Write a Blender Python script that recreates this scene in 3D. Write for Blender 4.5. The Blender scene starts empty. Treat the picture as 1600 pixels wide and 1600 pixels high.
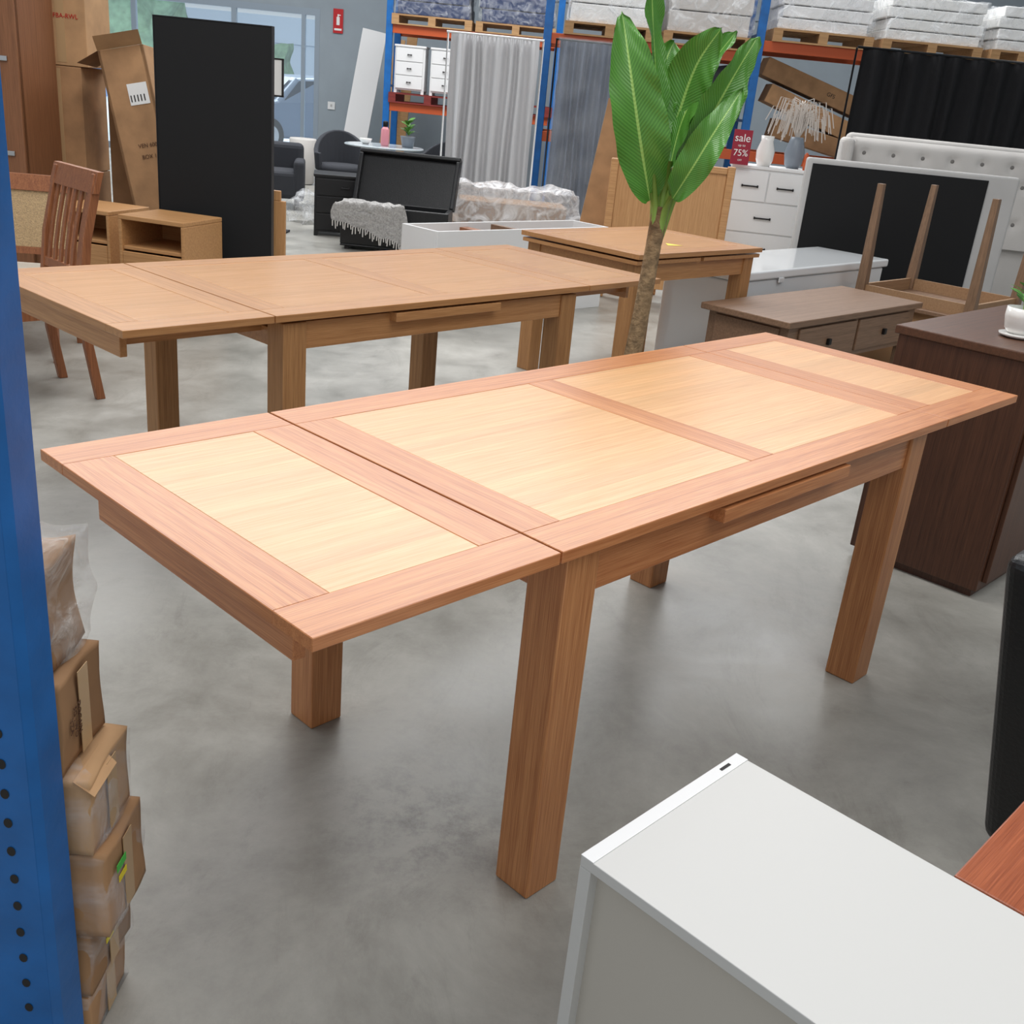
import bpy, math, random
from mathutils import Vector, Matrix, noise
random.seed(7)
C=bpy.context.scene.collection
SC=bpy.context.scene
try:
    SC.view_settings.view_transform='Standard'
except Exception: pass
A0=-0.8198
def uv(u,v): return (-.694+.682*u+.731*v, -.981-.731*u+.682*v)
def srgb(r,g,b):
    f=lambda c:(c/255/12.92) if c/255<=.04045 else ((c/255+.055)/1.055)**2.4
    return (f(r),f(g),f(b),1)
# ---------------------------------------------------------------- materials
def newmat(n):
    m=bpy.data.materials.new(n); m.use_nodes=True
    return m,m.node_tree,m.node_tree.nodes['Principled BSDF']
def plain(n,col,rough=.5,metal=0,bump=0,bscale=80,var=0.0,vscale=3,coat=0,emit=0):
    m,t,p=newmat(n); p.inputs['Base Color'].default_value=col
    p.inputs['Roughness'].default_value=rough; p.inputs['Metallic'].default_value=metal
    if coat: p.inputs['Coat Weight'].default_value=coat
    tc=t.nodes.new('ShaderNodeTexCoord')
    if var:
        nz=t.nodes.new('ShaderNodeTexNoise'); nz.inputs['Scale'].default_value=vscale; nz.inputs['Detail'].default_value=5
        t.links.new(tc.outputs['Object'],nz.inputs['Vector'])
        r=t.nodes.new('ShaderNodeValToRGB')
        r.color_ramp.elements[0].position=.3; r.color_ramp.elements[1].position=.7
        r.color_ramp.elements[0].color=tuple(c*(1-var) for c in col[:3])+(1,)
        r.color_ramp.elements[1].color=tuple(min(1,c*(1+var)) for c in col[:3])+(1,)
        t.links.new(nz.outputs[0],r.inputs[0]); t.links.new(r.outputs[0],p.inputs['Base Color'])
    if bump:
        n2=t.nodes.new('ShaderNodeTexNoise'); n2.inputs['Scale'].default_value=bscale; n2.inputs['Detail'].default_value=3
        t.links.new(tc.outputs['Object'],n2.inputs['Vector'])
        b=t.nodes.new('ShaderNodeBump'); b.inputs['Strength'].default_value=bump; b.inputs['Distance'].default_value=.01
        t.links.new(n2.outputs[0],b.inputs['Height']); t.links.new(b.outputs[0],p.inputs['Normal'])
    return m
def wood(n,c1,c2,axis=0,plank=0,paxis=1,rough=.4,pvar=.25,grain=1.0):
    m,t,p=newmat(n); N=t.nodes; L=t.links
    tc=N.new('ShaderNodeTexCoord')
    vec=tc.outputs['Object']
    if plank:
        sx=N.new('ShaderNodeSeparateXYZ'); L.new(vec,sx.inputs[0])
        d=N.new('ShaderNodeMath'); d.operation='DIVIDE'; d.inputs[1].default_value=plank; L.new(sx.outputs[paxis],d.inputs[0])
        f=N.new('ShaderNodeMath'); f.operation='FLOOR'; L.new(d.outputs[0],f.inputs[0])
        wn=N.new('ShaderNodeTexWhiteNoise'); wn.noise_dimensions='1D'; L.new(f.outputs[0],wn.inputs['W'])
        ad=N.new('ShaderNodeVectorMath'); ad.operation='MULTIPLY_ADD'
        L.new(wn.outputs['Color'],ad.inputs[0]); ad.inputs[1].default_value=(7,7,7); L.new(vec,ad.inputs[2]); vec2=ad.outputs[0]
    else: vec2=vec
    mp=N.new('ShaderNodeMapping'); L.new(vec2,mp.inputs[0])
    s=[85*grain]*3; s[axis]=.9*grain; mp.inputs['Scale'].default_value=s
    nz=N.new('ShaderNodeTexNoise'); nz.inputs['Scale'].default_value=1; nz.inputs['Detail'].default_value=4; nz.inputs['Roughness'].default_value=.5
    L.new(mp.outputs[0],nz.inputs['Vector'])
    mp2=N.new('ShaderNodeMapping'); L.new(vec2,mp2.inputs[0]); s=[480*grain]*3; s[axis]=9*grain; mp2.inputs['Scale'].default_value=s
    nz2=N.new('ShaderNodeTexNoise'); nz2.inputs['Scale'].default_value=1; nz2.inputs['Detail'].default_value=3
    L.new(mp2.outputs[0],nz2.inputs['Vector'])
    mx=N.new('ShaderNodeMath'); mx.operation='MULTIPLY_ADD'; mx.inputs[1].default_value=.62
    L.new(nz2.outputs[0],mx.inputs[0]); 
    m3=N.new('ShaderNodeMath'); m3.operation='MULTIPLY'; m3.inputs[1].default_value=.38; L.new(nz.outputs[0],m3.inputs[0]); L.new(m3.outputs[0],mx.inputs[2])
    r=N.new('ShaderNodeValToRGB'); r.color_ramp.elements[0].position=.35; r.color_ramp.elements[1].position=.65
    r.color_ramp.elements[0].color=c1; r.color_ramp.elements[1].color=c2
    L.new(mx.outputs[0],r.inputs[0]); col=r.outputs[0]
    if plank:
        h=N.new('ShaderNodeHueSaturation'); L.new(col,h.inputs['Color'])
        mr=N.new('ShaderNodeMapRange'); mr.inputs[3].default_value=1-pvar; mr.inputs[4].default_value=1+pvar*.6
        L.new(wn.outputs['Value'],mr.inputs[0]); L.new(mr.outputs[0],h.inputs['Value']); col=h.outputs[0]
    L.new(col,p.inputs['Base Color']); p.inputs['Roughness'].default_value=rough
    b=N.new('ShaderNodeBump'); b.inputs['Strength'].default_value=.1; b.inputs['Distance'].default_value=.002
    L.new(nz2.outputs[0],b.inputs['Height']); L.new(b.outputs[0],p.inputs['Normal'])
    return m
def film(n,tint=(.9,.92,.95,1),lo=.15,hi=.75,scale=6,dist=1.5,bstr=.8):
    m,t,p=newmat(n); N=t.nodes; L=t.links
    p.inputs['Base Color'].default_value=tint; p.inputs['Roughness'].default_value=.15
    tr=N.new('ShaderNodeBsdfTransparent'); mix=N.new('ShaderNodeMixShader')
    tc=N.new('ShaderNodeTexCoord'); nz=N.new('ShaderNodeTexNoise'); nz.inputs['Scale'].default_value=scale; nz.inputs['Detail'].default_value=6; nz.inputs['Distortion'].default_value=dist
    L.new(tc.outputs['Object'],nz.inputs['Vector'])
    mr=N.new('ShaderNodeMapRange'); mr.inputs[1].default_value=.4; mr.inputs[2].default_value=.7; mr.inputs[3].default_value=lo; mr.inputs[4].default_value=hi
    L.new(nz.outputs[0],mr.inputs[0]); L.new(mr.outputs[0],mix.inputs[0]); L.new(tr.outputs[0],mix.inputs[1]); L.new(p.outputs[0],mix.inputs[2])
    b=N.new('ShaderNodeBump'); b.inputs['Strength'].default_value=bstr; b.inputs['Distance'].default_value=.03
    L.new(nz.outputs[0],b.inputs['Height']); L.new(b.outputs[0],p.inputs['Normal'])
    L.new(mix.outputs[0],N['Material Output'].inputs['Surface'])
    return m
def concrete():
    m,t,p=newmat('concrete_floor'); N=t.nodes; L=t.links
    tc=N.new('ShaderNodeTexCoord')
    a=N.new('ShaderNodeTexNoise'); a.inputs['Scale'].default_value=2.2; a.inputs['Detail'].default_value=13; a.inputs['Roughness'].default_value=.72; a.inputs['Distortion'].default_value=.3
    L.new(tc.outputs['Object'],a.inputs['Vector'])
    r=N.new('ShaderNodeValToRGB'); e=r.color_ramp.elements
    e[0].position=.34; e[0].color=srgb(140,138,131); e[1].position=.66; e[1].color=srgb(178,176,169)
    L.new(a.outputs[0],r.inputs[0])
    b=N.new('ShaderNodeTexNoise'); b.inputs['Scale'].default_value=4; b.inputs['Detail'].default_value=12; b.inputs['Distortion'].default_value=.8; b.inputs['Roughness'].default_value=.8
    mp=N.new('ShaderNodeMapping'); mp.inputs['Location'].default_value=(3.3,1.7,0); mp.inputs['Rotation'].default_value=(0,0,.6); mp.inputs['Scale'].default_value=(1,.45,1); L.new(tc.outputs['Object'],mp.inputs[0]); L.new(mp.outputs[0],b.inputs['Vector'])
    r2=N.new('ShaderNodeValToRGB'); r2.color_ramp.elements[0].position=.34; r2.color_ramp.elements[0].color=(.6,.59,.57,1); r2.color_ramp.elements[1].position=.47; r2.color_ramp.elements[1].color=(1,1,1,1)
    L.new(b.outputs[0],r2.inputs[0])
    mx=N.new('ShaderNodeMix'); mx.data_type='RGBA'; mx.blend_type='MULTIPLY'; mx.inputs[0].default_value=.45
    L.new(r.outputs[0],mx.inputs[6]); L.new(r2.outputs[0],mx.inputs[7])
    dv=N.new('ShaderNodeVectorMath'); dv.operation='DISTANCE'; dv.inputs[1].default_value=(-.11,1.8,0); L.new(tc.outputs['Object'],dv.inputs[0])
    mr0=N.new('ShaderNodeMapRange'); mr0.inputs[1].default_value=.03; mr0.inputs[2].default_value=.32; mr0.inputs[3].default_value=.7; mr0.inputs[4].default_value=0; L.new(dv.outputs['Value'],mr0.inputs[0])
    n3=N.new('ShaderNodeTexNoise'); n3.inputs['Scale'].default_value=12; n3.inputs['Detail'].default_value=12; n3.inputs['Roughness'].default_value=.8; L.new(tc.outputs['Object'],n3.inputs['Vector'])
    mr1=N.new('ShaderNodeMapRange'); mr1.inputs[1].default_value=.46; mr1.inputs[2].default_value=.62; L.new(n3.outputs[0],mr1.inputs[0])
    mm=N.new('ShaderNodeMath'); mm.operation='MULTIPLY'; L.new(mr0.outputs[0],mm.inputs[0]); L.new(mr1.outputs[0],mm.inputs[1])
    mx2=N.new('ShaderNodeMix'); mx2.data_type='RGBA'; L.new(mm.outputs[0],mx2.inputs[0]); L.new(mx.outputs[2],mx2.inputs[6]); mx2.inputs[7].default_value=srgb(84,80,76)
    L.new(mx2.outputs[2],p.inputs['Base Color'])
    mr=N.new('ShaderNodeMapRange'); mr.inputs[1].default_value=.35; mr.inputs[2].default_value=.65; mr.inputs[3].default_value=.28; mr.inputs[4].default_value=.44; L.new(a.outputs[0],mr.inputs[0]); L.new(mr.outputs[0],p.inputs['Roughness'])
    return m
M={}
FR1,FR2=srgb(172,103,60),srgb(213,146,95)
PN1,PN2=srgb(204,148,98),srgb(229,180,131)
M['fx']=wood('red_oak_along',FR1,FR2,0,rough=.34); M['fy']=wood('red_oak_across',FR1,FR2,1,rough=.34); M['fz']=wood('red_oak_upright',srgb(162,100,58),srgb(206,144,92),2,rough=.42)
M['px']=wood('pale_oak_planks',PN1,PN2,0,plank=.042,paxis=1,rough=.32,pvar=.09)
T1,T2=srgb(164,112,68),srgb(200,148,98)
M['f2x']=wood('tan_oak_along',T1,T2,0,rough=.3); M['f2y']=wood('tan_oak_across',T1,T2,1,rough=.3); M['f2z']=wood('tan_oak_upright',srgb(150,104,62),srgb(190,140,90),2,rough=.5)
M['p2x']=wood('tan_oak_planks',srgb(180,130,84),srgb(208,158,110),0,plank=.062,rough=.27,pvar=.05)
M['oak']=wood('light_oak',srgb(172,122,76),srgb(206,158,106),0,rough=.5)
M['oakz']=wood('light_oak_upright',srgb(172,122,76),srgb(206,158,106),2,rough=.5)
M['redw']=wood('red_brown_wood',srgb(120,68,40),srgb(164,104,64),2,rough=.45)
M['ward']=wood('brown_veneer',srgb(116,74,46),srgb(148,98,64),2,rough=.5)
M['redwx']=wood('polished_red_wood',srgb(132,66,40),srgb(172,96,62),0,rough=.3)
M['dark']=wood('espresso_wood',srgb(62,36,23),srgb(96,60,41),2,rough=.45)
M['darkx']=wood('espresso_wood_top',srgb(66,40,26),srgb(102,66,45),0,rough=.4)
M['grb']=wood('grey_brown_wood',srgb(106,80,60),srgb(146,114,90),0,rough=.5)
M['grbz']=wood('grey_brown_wood_upright',srgb(104,80,60),srgb(146,114,88),2,rough=.5)
M['pal']=wood('pallet_wood',srgb(150,112,74),srgb(196,156,110),0,rough=.8)
M['palred']=wood('red_painted_pallet_wood',srgb(96,30,28),srgb(140,52,46),0,rough=.8)
M['card']=plain('cardboard',srgb(172,132,94),.85,bump=.1,bscale=40,var=.2,vscale=6)
M['cardd']=plain('dark_cardboard',srgb(150,114,80),.85,var=.2,vscale=6)
M['cardl']=plain('light_cardboard',srgb(186,148,108),.85,var=.16,vscale=6)
M['tape']=plain('packing_tape',srgb(190,158,118),.25)
M['white']=plain('white_paint',srgb(228,228,228),.4)
M['grwh']=plain('grey_white_laminate',srgb(204,203,200),.4)
M['gloss']=plain('white_gloss',srgb(240,243,245),.12,coat=.5)
M['black']=plain('black_felt',srgb(11,11,13),.85)
M['blk']=plain('black_paint',srgb(22,22,25),.45)
M['leather']=plain('black_leather',srgb(16,17,20),.38,bump=.15,bscale=120)
M['gf']=plain('light_grey_fabric',srgb(202,198,194),.95,bump=.3,bscale=300,var=.05)
M['gf2']=plain('beige_grey_fabric',srgb(188,186,184),.95,bump=.3,bscale=300,var=.05)
M['butn']=plain('grey_button_fabric',srgb(120,117,114),.95)
M['dg']=plain('charcoal_fabric',srgb(52,54,60),.9,bump=.3,bscale=200)
M['blue']=plain('blue_painted_steel',srgb(16,96,166),.42,var=.18,vscale=9,bump=.06,bscale=60)
M['orange']=plain('orange_painted_steel',srgb(190,84,40),.5)
M['wall']=plain('grey_wall_paint',srgb(150,160,168),.8,var=.04)
M['ceil']=plain('white_ceiling_sheet',srgb(214,216,218),.8)
M['frame']=plain('grey_aluminium',srgb(150,162,174),.4,.2)
M['metal']=plain('chrome',srgb(190,190,190),.25,1)
M['bmetal']=plain('dark_metal',srgb(40,38,38),.4,.7)
M['film']=film('stretch_film',lo=.05,hi=.5,scale=7); M['film2']=film('thin_stretch_film',lo=.03,hi=.3,scale=9)
M['bag']=film('clear_plastic_bag',tint=(.72,.7,.67,1),lo=.12,hi=.5,scale=14)
M['bubble']=film('bubble_wrap',tint=(.92,.92,.94,1),lo=.22,hi=.75,scale=5,dist=3)
M['cover']=film('clear_dust_cover',tint=(.85,.9,.97,1),lo=.14,hi=.24,scale=3,dist=.5,bstr=.3)
M['curt']=plain('white_curtain_fabric',srgb(206,206,208),.9,bump=.1)
M['curtd']=plain('slate_curtain_fabric',srgb(74,84,102),.4,bump=.1,bscale=25)
M['velvet']=plain('black_velvet',srgb(15,15,19),.9,bump=.2)
M['darkdr']=plain('dark_drape',srgb(50,52,58),.7,bump=.2)
M['navy']=plain('navy_cover',srgb(38,54,92),.5,bump=.1)
M['trunk']=plain('plant_trunk_bark',srgb(148,122,90),.9,bump=.8,bscale=60,var=.4,vscale=30)
M['stem']=plain('green_stem',srgb(128,158,70),.5,var=.2,vscale=10)
M['red']=plain('red_paint',srgb(190,28,34),.4)
M['sale']=plain('sale_red_card',srgb(150,22,48),.5)
M['paper']=plain('white_paper',srgb(238,238,236),.7)
M['ink']=plain('black_ink',srgb(30,26,24),.7)
M['inkb']=plain('brown_ink',srgb(90,60,40),.8)
M['green']=plain('green_sticker',srgb(70,190,70),.5)
M['yellow']=plain('yellow_sticker',srgb(235,215,40),.5)
M['pink']=plain('pink_plastic',srgb(216,140,150),.35)
M['ceram']=plain('white_ceramic',srgb(236,234,230),.2,coat=.3)
M['gceram']=plain('grey_ceramic',srgb(120,128,138),.35)
M['dry']=plain('dried_grass',srgb(200,192,184),.9)
M['tree']=plain('tree_foliage',srgb(120,150,120),.8,var=.3,vscale=3)
M['cane']=plain('woven_cane',srgb(190,160,120),.8,bump=.8,bscale=200,var=.2,vscale=120)
M['beige']=plain('beige_seat_fabric',srgb(200,190,176),.95,bump=.3,bscale=200)
M['silver']=plain('silver_car_paint',srgb(112,126,146),.35,.1,coat=.5)
M['tyre']=plain('tyre_rubber',srgb(25,25,27),.8)
M['asph']=plain('outdoor_paving',srgb(180,188,198),.85,var=.08)
M['cglass']=plain('dark_window_glass',srgb(40,50,64),.08)
M['taupe']=plain('taupe_board',srgb(190,184,174),.6)
g,t,p=newmat('door_glass'); p.inputs['Base Color'].default_value=(.9,.95,1,1); p.inputs['Roughness'].default_value=.03
tr=t.nodes.new('ShaderNodeBsdfTransparent'); tr.inputs[0].default_value=(.92,.97,1,1); mx=t.nodes.new('ShaderNodeMixShader'); mx.inputs[0].default_value=.08
t.links.new(tr.outputs[0],mx.inputs[1]); t.links.new(p.outputs[0],mx.inputs[2]); t.links.new(mx.outputs[0],t.nodes['Material Output'].inputs['Surface']); M['glass']=g
m,t,p=newmat('banana_leaf'); N=t.nodes;L=t.links
u_=N.new('ShaderNodeUVMap'); u_.uv_map='UVMap'; w=N.new('ShaderNodeTexWave'); w.wave_type='BANDS'; w.bands_direction='Y'; w.inputs['Scale'].default_value=7; w.inputs['Distortion'].default_value=.8; w.inputs['Detail'].default_value=1
sp=N.new('ShaderNodeSeparateXYZ'); L.new(u_.outputs[0],sp.inputs[0])
ab=N.new('ShaderNodeMath'); ab.operation='ABSOLUTE'; L.new(sp.outputs[0],ab.inputs[0])
sb=N.new('ShaderNodeMath'); sb.operation='MULTIPLY_ADD'; sb.inputs[1].default_value=-.3; L.new(ab.outputs[0],sb.inputs[0]); L.new(sp.outputs[1],sb.inputs[2])
cb=N.new('ShaderNodeCombineXYZ'); L.new(sb.outputs[0],cb.inputs[1]); L.new(cb.outputs[0],w.inputs['Vector'])
r=N.new('ShaderNodeValToRGB'); r.color_ramp.elements[0].color=srgb(72,126,46); r.color_ramp.elements[1].color=srgb(90,146,58); L.new(w.outputs[0],r.inputs[0])
md=N.new('ShaderNodeMath'); md.operation='LESS_THAN'; md.inputs[1].default_value=.05; L.new(ab.outputs[0],md.inputs[0])
mxx=N.new('ShaderNodeMix'); mxx.data_type='RGBA'; L.new(md.outputs[0],mxx.inputs[0]); L.new(r.outputs[0],mxx.inputs[6]); mxx.inputs[7].default_value=srgb(150,190,96)
L.new(mxx.outputs[2],p.inputs['Base Color']); p.inputs['Roughness'].default_value=.27
bb=N.new('ShaderNodeBump'); bb.inputs['Strength'].default_value=.2; bb.inputs['Distance'].default_value=.005; L.new(w.outputs[0],bb.inputs['Height']); L.new(bb.outputs[0],p.inputs['Normal']); M['leaf']=m
# ---------------------------------------------------------------- mesh helpers
def link(o,parent=None):
    C.objects.link(o)
    if parent: o.parent=parent
    return o
def mk(name,verts,faces,mats,fm=None,parent=None,loc=(0,0,0),rot=(0,0,0),smooth=False,bevel=0,seg=2,sub=0):
    me=bpy.data.meshes.new(name); me.from_pydata([tuple(v) for v in verts],[],faces)
    if not isinstance(mats,(list,tuple)): mats=[mats]
    for q in mats: me.materials.append(M[q] if isinstance(q,str) else q)
    if fm:
        for i,pl in enumerate(me.polygons): pl.material_index=fm[i]
    if smooth:
        for pl in me.polygons: pl.use_smooth=True
    me.update()
    o=bpy.data.objects.new(name,me); o.location=loc; o.rotation_euler=rot
    link(o,parent)
    if bevel:
        b=o.modifiers.new('b','BEVEL'); b.width=bevel; b.segments=seg; b.limit_method='ANGLE'; b.angle_limit=math.radians(40)
    return o
BF=[(0,3,2,1),(4,5,6,7),(0,1,5,4),(1,2,6,5),(2,3,7,6),(3,0,4,7)]
def bx(name,bs,mats,parent=None,loc=(0,0,0),rot=(0,0,0),bevel=0,seg=2,smooth=False):
    V=[];F=[];fm=[]
    for b in bs:
        x0,x1,y0,y1,z0,z1=b[:6]; k=b[6] if len(b)>6 else 0; n=len(V)
        V+=[(x0,y0,z0),(x1,y0,z0),(x1,y1,z0),(x0,y1,z0),(x0,y0,z1),(x1,y0,z1),(x1,y1,z1),(x0,y1,z1)]
        F+=[tuple(i+n for i in f) for f in BF]; fm+=[k]*6
    return mk(name,V,F,mats,fm,parent,loc,rot,smooth,bevel,seg)
def lathe(name,prof,mats,parent=None,loc=(0,0,0),rot=(0,0,0),n=28,smooth=True):
    V=[];F=[]
    for r,z in prof:
        for i in range(n):
            a=2*math.pi*i/n; V.append((r*math.cos(a),r*math.sin(a),z))
    for j in range(len(prof)-1):
        for i in range(n):
            k=(i+1)%n; F.append((j*n+i,j*n+k,(j+1)*n+k,(j+1)*n+i))
    F.append(tuple(range(n-1,-1,-1))); F.append(tuple((len(prof)-1)*n+i for i in range(n)))
    o=mk(name,V,F,mats,None,parent,loc,rot,smooth)
    o.data.polygons[-1].use_smooth=False; o.data.polygons[-2].use_smooth=False
    return o
def tube(name,pts,rads,mats,parent=None,n=10,loc=(0,0,0)):
    V=[];F=[]
    P=[Vector(p) for p in pts]
    if not isinstance(rads,(list,tuple)): rads=[rads]*len(P)
    for j,p in enumerate(P):
        d=(P[min(j+1,len(P)-1)]-P[max(j-1,0)]).normalized()
        up=Vector((0,0,1)) if abs(d.z)<.9 else Vector((1,0,0))
        a=d.cross(up).normalized(); b=d.cross(a)
        for i in range(n):
            t=2*math.pi*i/n; V.append(p+rads[j]*(a*math.cos(t)+b*math.sin(t)))
    for j in range(len(P)-1):
        for i in range(n):
            k=(i+1)%n; F.append((j*n+i,j*n+k,(j+1)*n+k,(j+1)*n+i))
    F.append(tuple(range(n))); F.append(tuple((len(P)-1)*n+i for i in range(n-1,-1,-1)))
    return mk(name,V,F,mats,None,parent,loc,smooth=True)
def lump(name,sx,sy,sz,mats,parent=None,loc=(0,0,0),rot=(0,0,0),n=10,amp=.03,seed=0,fr=3,taper=0,smooth=True):
    V=[];F=[];idx={}
    def vid(i,j,k):
        key=(i,j,k)
        if key not in idx:
            x,y,z=(i/n-.5),(j/n-.5),(k/n)
            q=Vector((x*sx,y*sy,z*sz)); nv=noise.noise_vector(q*fr+Vector((seed,seed*2,seed)))
            q2=q+nv*amp
            t=1-taper*z; q2.x*=t; q2.y*=t
            if k==0: q2.z=0
            q2.z=max(0,q2.z)
            idx[key]=len(V); V.append(q2)
        return idx[key]
    for a in range(n):
        for b in range(n):
            F.append((vid(a,b,0),vid(a,b+1,0),vid(a+1,b+1,0),vid(a+1,b,0)))
            F.append((vid(a,b,n),vid(a+1,b,n),vid(a+1,b+1,n),vid(a,b+1,n)))
            F.append((vid(a,0,b),vid(a+1,0,b),vid(a+1,0,b+1),vid(a,0,b+1)))
            F.append((vid(a,n,b),vid(a,n,b+1),vid(a+1,n,b+1),vid(a+1,n,b)))
            F.append((vid(0,a,b),vid(0,a,b+1),vid(0,a+1,b+1),vid(0,a+1,b)))
            F.append((vid(n,a,b),vid(n,a+1,b),vid(n,a+1,b+1),vid(n,a,b+1)))
    return mk(name,V,F,mats,None,parent,loc,rot,smooth=smooth)
def curtain(name,w,h,mats,parent=None,loc=(0,0,0),rot=(0,0,0),pleats=10,amp=.04,seed=1,irr=1):
    nx=pleats*12; nz=18; V=[];F=[]
    for k in range(nz+1):
        z=h*k/nz; s=.35+.65*(1-k/nz)
        for i in range(nx+1):
            x=w*(i/nx-.5); ph=i/nx*pleats*2*math.pi+ irr*2.6*noise.noise(Vector((i*.05,k*.05,seed)))
            V.append((x+.02*noise.noise(Vector((x*5,z*1,seed))),amp*(.5+.5*s)*math.sin(ph)*(1+irr*.5*noise.noise(Vector((x*3,z*.5,seed+9))))+.03*irr*noise.noise(Vector((x*4,z*.6,seed+5))),z))
    for k in range(nz):
        for i in range(nx):
            a=k*(nx+1)+i; F.append((a,a+1,a+nx+2,a+nx+1))
    return mk(name,V,F,mats,None,parent,loc,rot,smooth=True)
def text(name,body,size,mat,parent=None,loc=(0,0,0),rot=(0,0,0)):
    cu=bpy.data.curves.new(name,'FONT'); cu.body=body; cu.size=size; cu.extrude=.0004; cu.align_x='CENTER'; cu.align_y='CENTER'
    tmp=bpy.data.objects.new('tmp',cu); C.objects.link(tmp)
    bpy.context.view_layer.update()
    me=bpy.data.meshes.new_from_object(tmp.evaluated_get(bpy.context.evaluated_depsgraph_get()))
    bpy.data.objects.remove(tmp); me.materials.clear(); me.materials.append(M[mat]); me.name=name
    o=bpy.data.objects.new(name,me); o.location=loc; o.rotation_euler=rot; return link(o,parent)
def root(name,label,cat,loc,rz=0,group=None):
    o=bpy.data.objects.new(name,None); o.empty_display_size=.1; o.location=loc; o.rotation_euler=(0,0,rz); C.objects.link(o)
    return tag(o,label,cat,group)
def ruv(name,label,cat,u,v,z=0,yaw=0,group=None):
    x,y=uv(u,v); return root(name,label,cat,(x,y,z),A0+yaw,group)
def tag(o,label,cat,group=None):
    o['label']=label; o['category']=cat
    if group: o['group']=group
    return o
def luv(u,v,z=0): x,y=uv(u,v); return (x,y,z)
def struct(o): o['kind']='structure'; return o
# ---------------------------------------------------------------- structure
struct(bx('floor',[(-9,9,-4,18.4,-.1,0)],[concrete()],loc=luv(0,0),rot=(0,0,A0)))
WH=6.5
WB=18.4
struct(bx('wall_back',[(-3.9,9,WB,WB+.15,0,WH),(-8.6,-3.9,WB,WB+.15,2.45,WH),(-9,-8.6,WB,WB+.15,0,WH)],['wall'],loc=luv(0,0),rot=(0,0,A0)))
struct(bx('wall_right',[(9,9.15,-4,WB,0,WH)],['wall'],loc=luv(0,0),rot=(0,0,A0)))
struct(bx('wall_left',[(-9.15,-9,3,WB,0,WH)],['wall'],loc=luv(0,0),rot=(0,0,A0)))
struct(bx('ceiling',[(-9.15,9.15,5.5,WB+.15,WH,WH+.1)],['ceil'],loc=luv(0,0),rot=(0,0,A0)))  # unseen partial ceiling, added to keep the outdoor lamp off the interior
d1=struct(bx('door_1',[(-5.35,-5.27,0,.08,0,2.35),(-3.98,-3.9,0,.08,0,2.35),(-5.35,-3.9,0,.08,2.35,2.45),(-5.35,-3.9,0,.08,0,.06),(-4.2,-4.14,0,.08,0,2.35)],['frame'],loc=luv(0,WB),rot=(0,0,A0)))
bx('glass_pane',[(-5.27,-3.98,.03,.045,.06,2.35)],['glass'],d1)
w1=struct(bx('window_1',[(-8.6,-8.5,0,.08,0,2.45),(-7.0,-6.92,0,.08,0,2.45),(-8.6,-5.35,0,.08,2.35,2.45),(-8.6,-5.35,0,.08,0,.1),(-8.6,-5.35,0,.08,1.0,1.06)],['frame'],loc=luv(0,WB),rot=(0,0,A0)))
bx('glass_pane',[(-8.5,-5.35,.03,.045,.1,2.35)],['glass'],w1)
struct(bx('trim_1',[(-3.9,9,WB-.03,WB,2.9,3.0)],['frame'],loc=luv(0,0),rot=(0,0,A0)))
struct(bx('ground_outside',[(-40,12,WB+.15,70,-.12,-.02)],['asph'],loc=luv(0,0),rot=(0,0,A0)))
for i,(u,v,s) in enumerate([(-18.5,50,2.6),(-13.6,54,1.5),(-24,52,2.8)]):
    r=ruv('tree','leafy green tree beside the car park','tree',u,v,0,group='trees outside the glass doors')
    tube('trunk',[(0,0,0),(0,0,s)],.15,['trunk'],r)
    lump('foliage',s*1.2,s*1.2,s*1.1,['tree'],r,loc=(0,0,s*.55),amp=.7,fr=.9,seed=i*3.1,n=14)
tag(bx('fence',[(-34,2,0,.1,0,1.1)],[plain('blue_fence',srgb(110,140,180),.6)],loc=luv(0,42,-.02),rot=(0,0,A0)),'blue painted fence beyond the car park','fence')
tag(bx('warehouse',[(-40,6,0,3,0,4.2),(-40,6,-.1,0,2.9,3.2)],[plain('brightened_cladding',srgb(200,212,226),.7)],loc=luv(0,60,-.02),rot=(0,0,A0)),'brightened warehouse across the car park','building')  # building colour lightened to make the view outside look brighter
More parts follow.
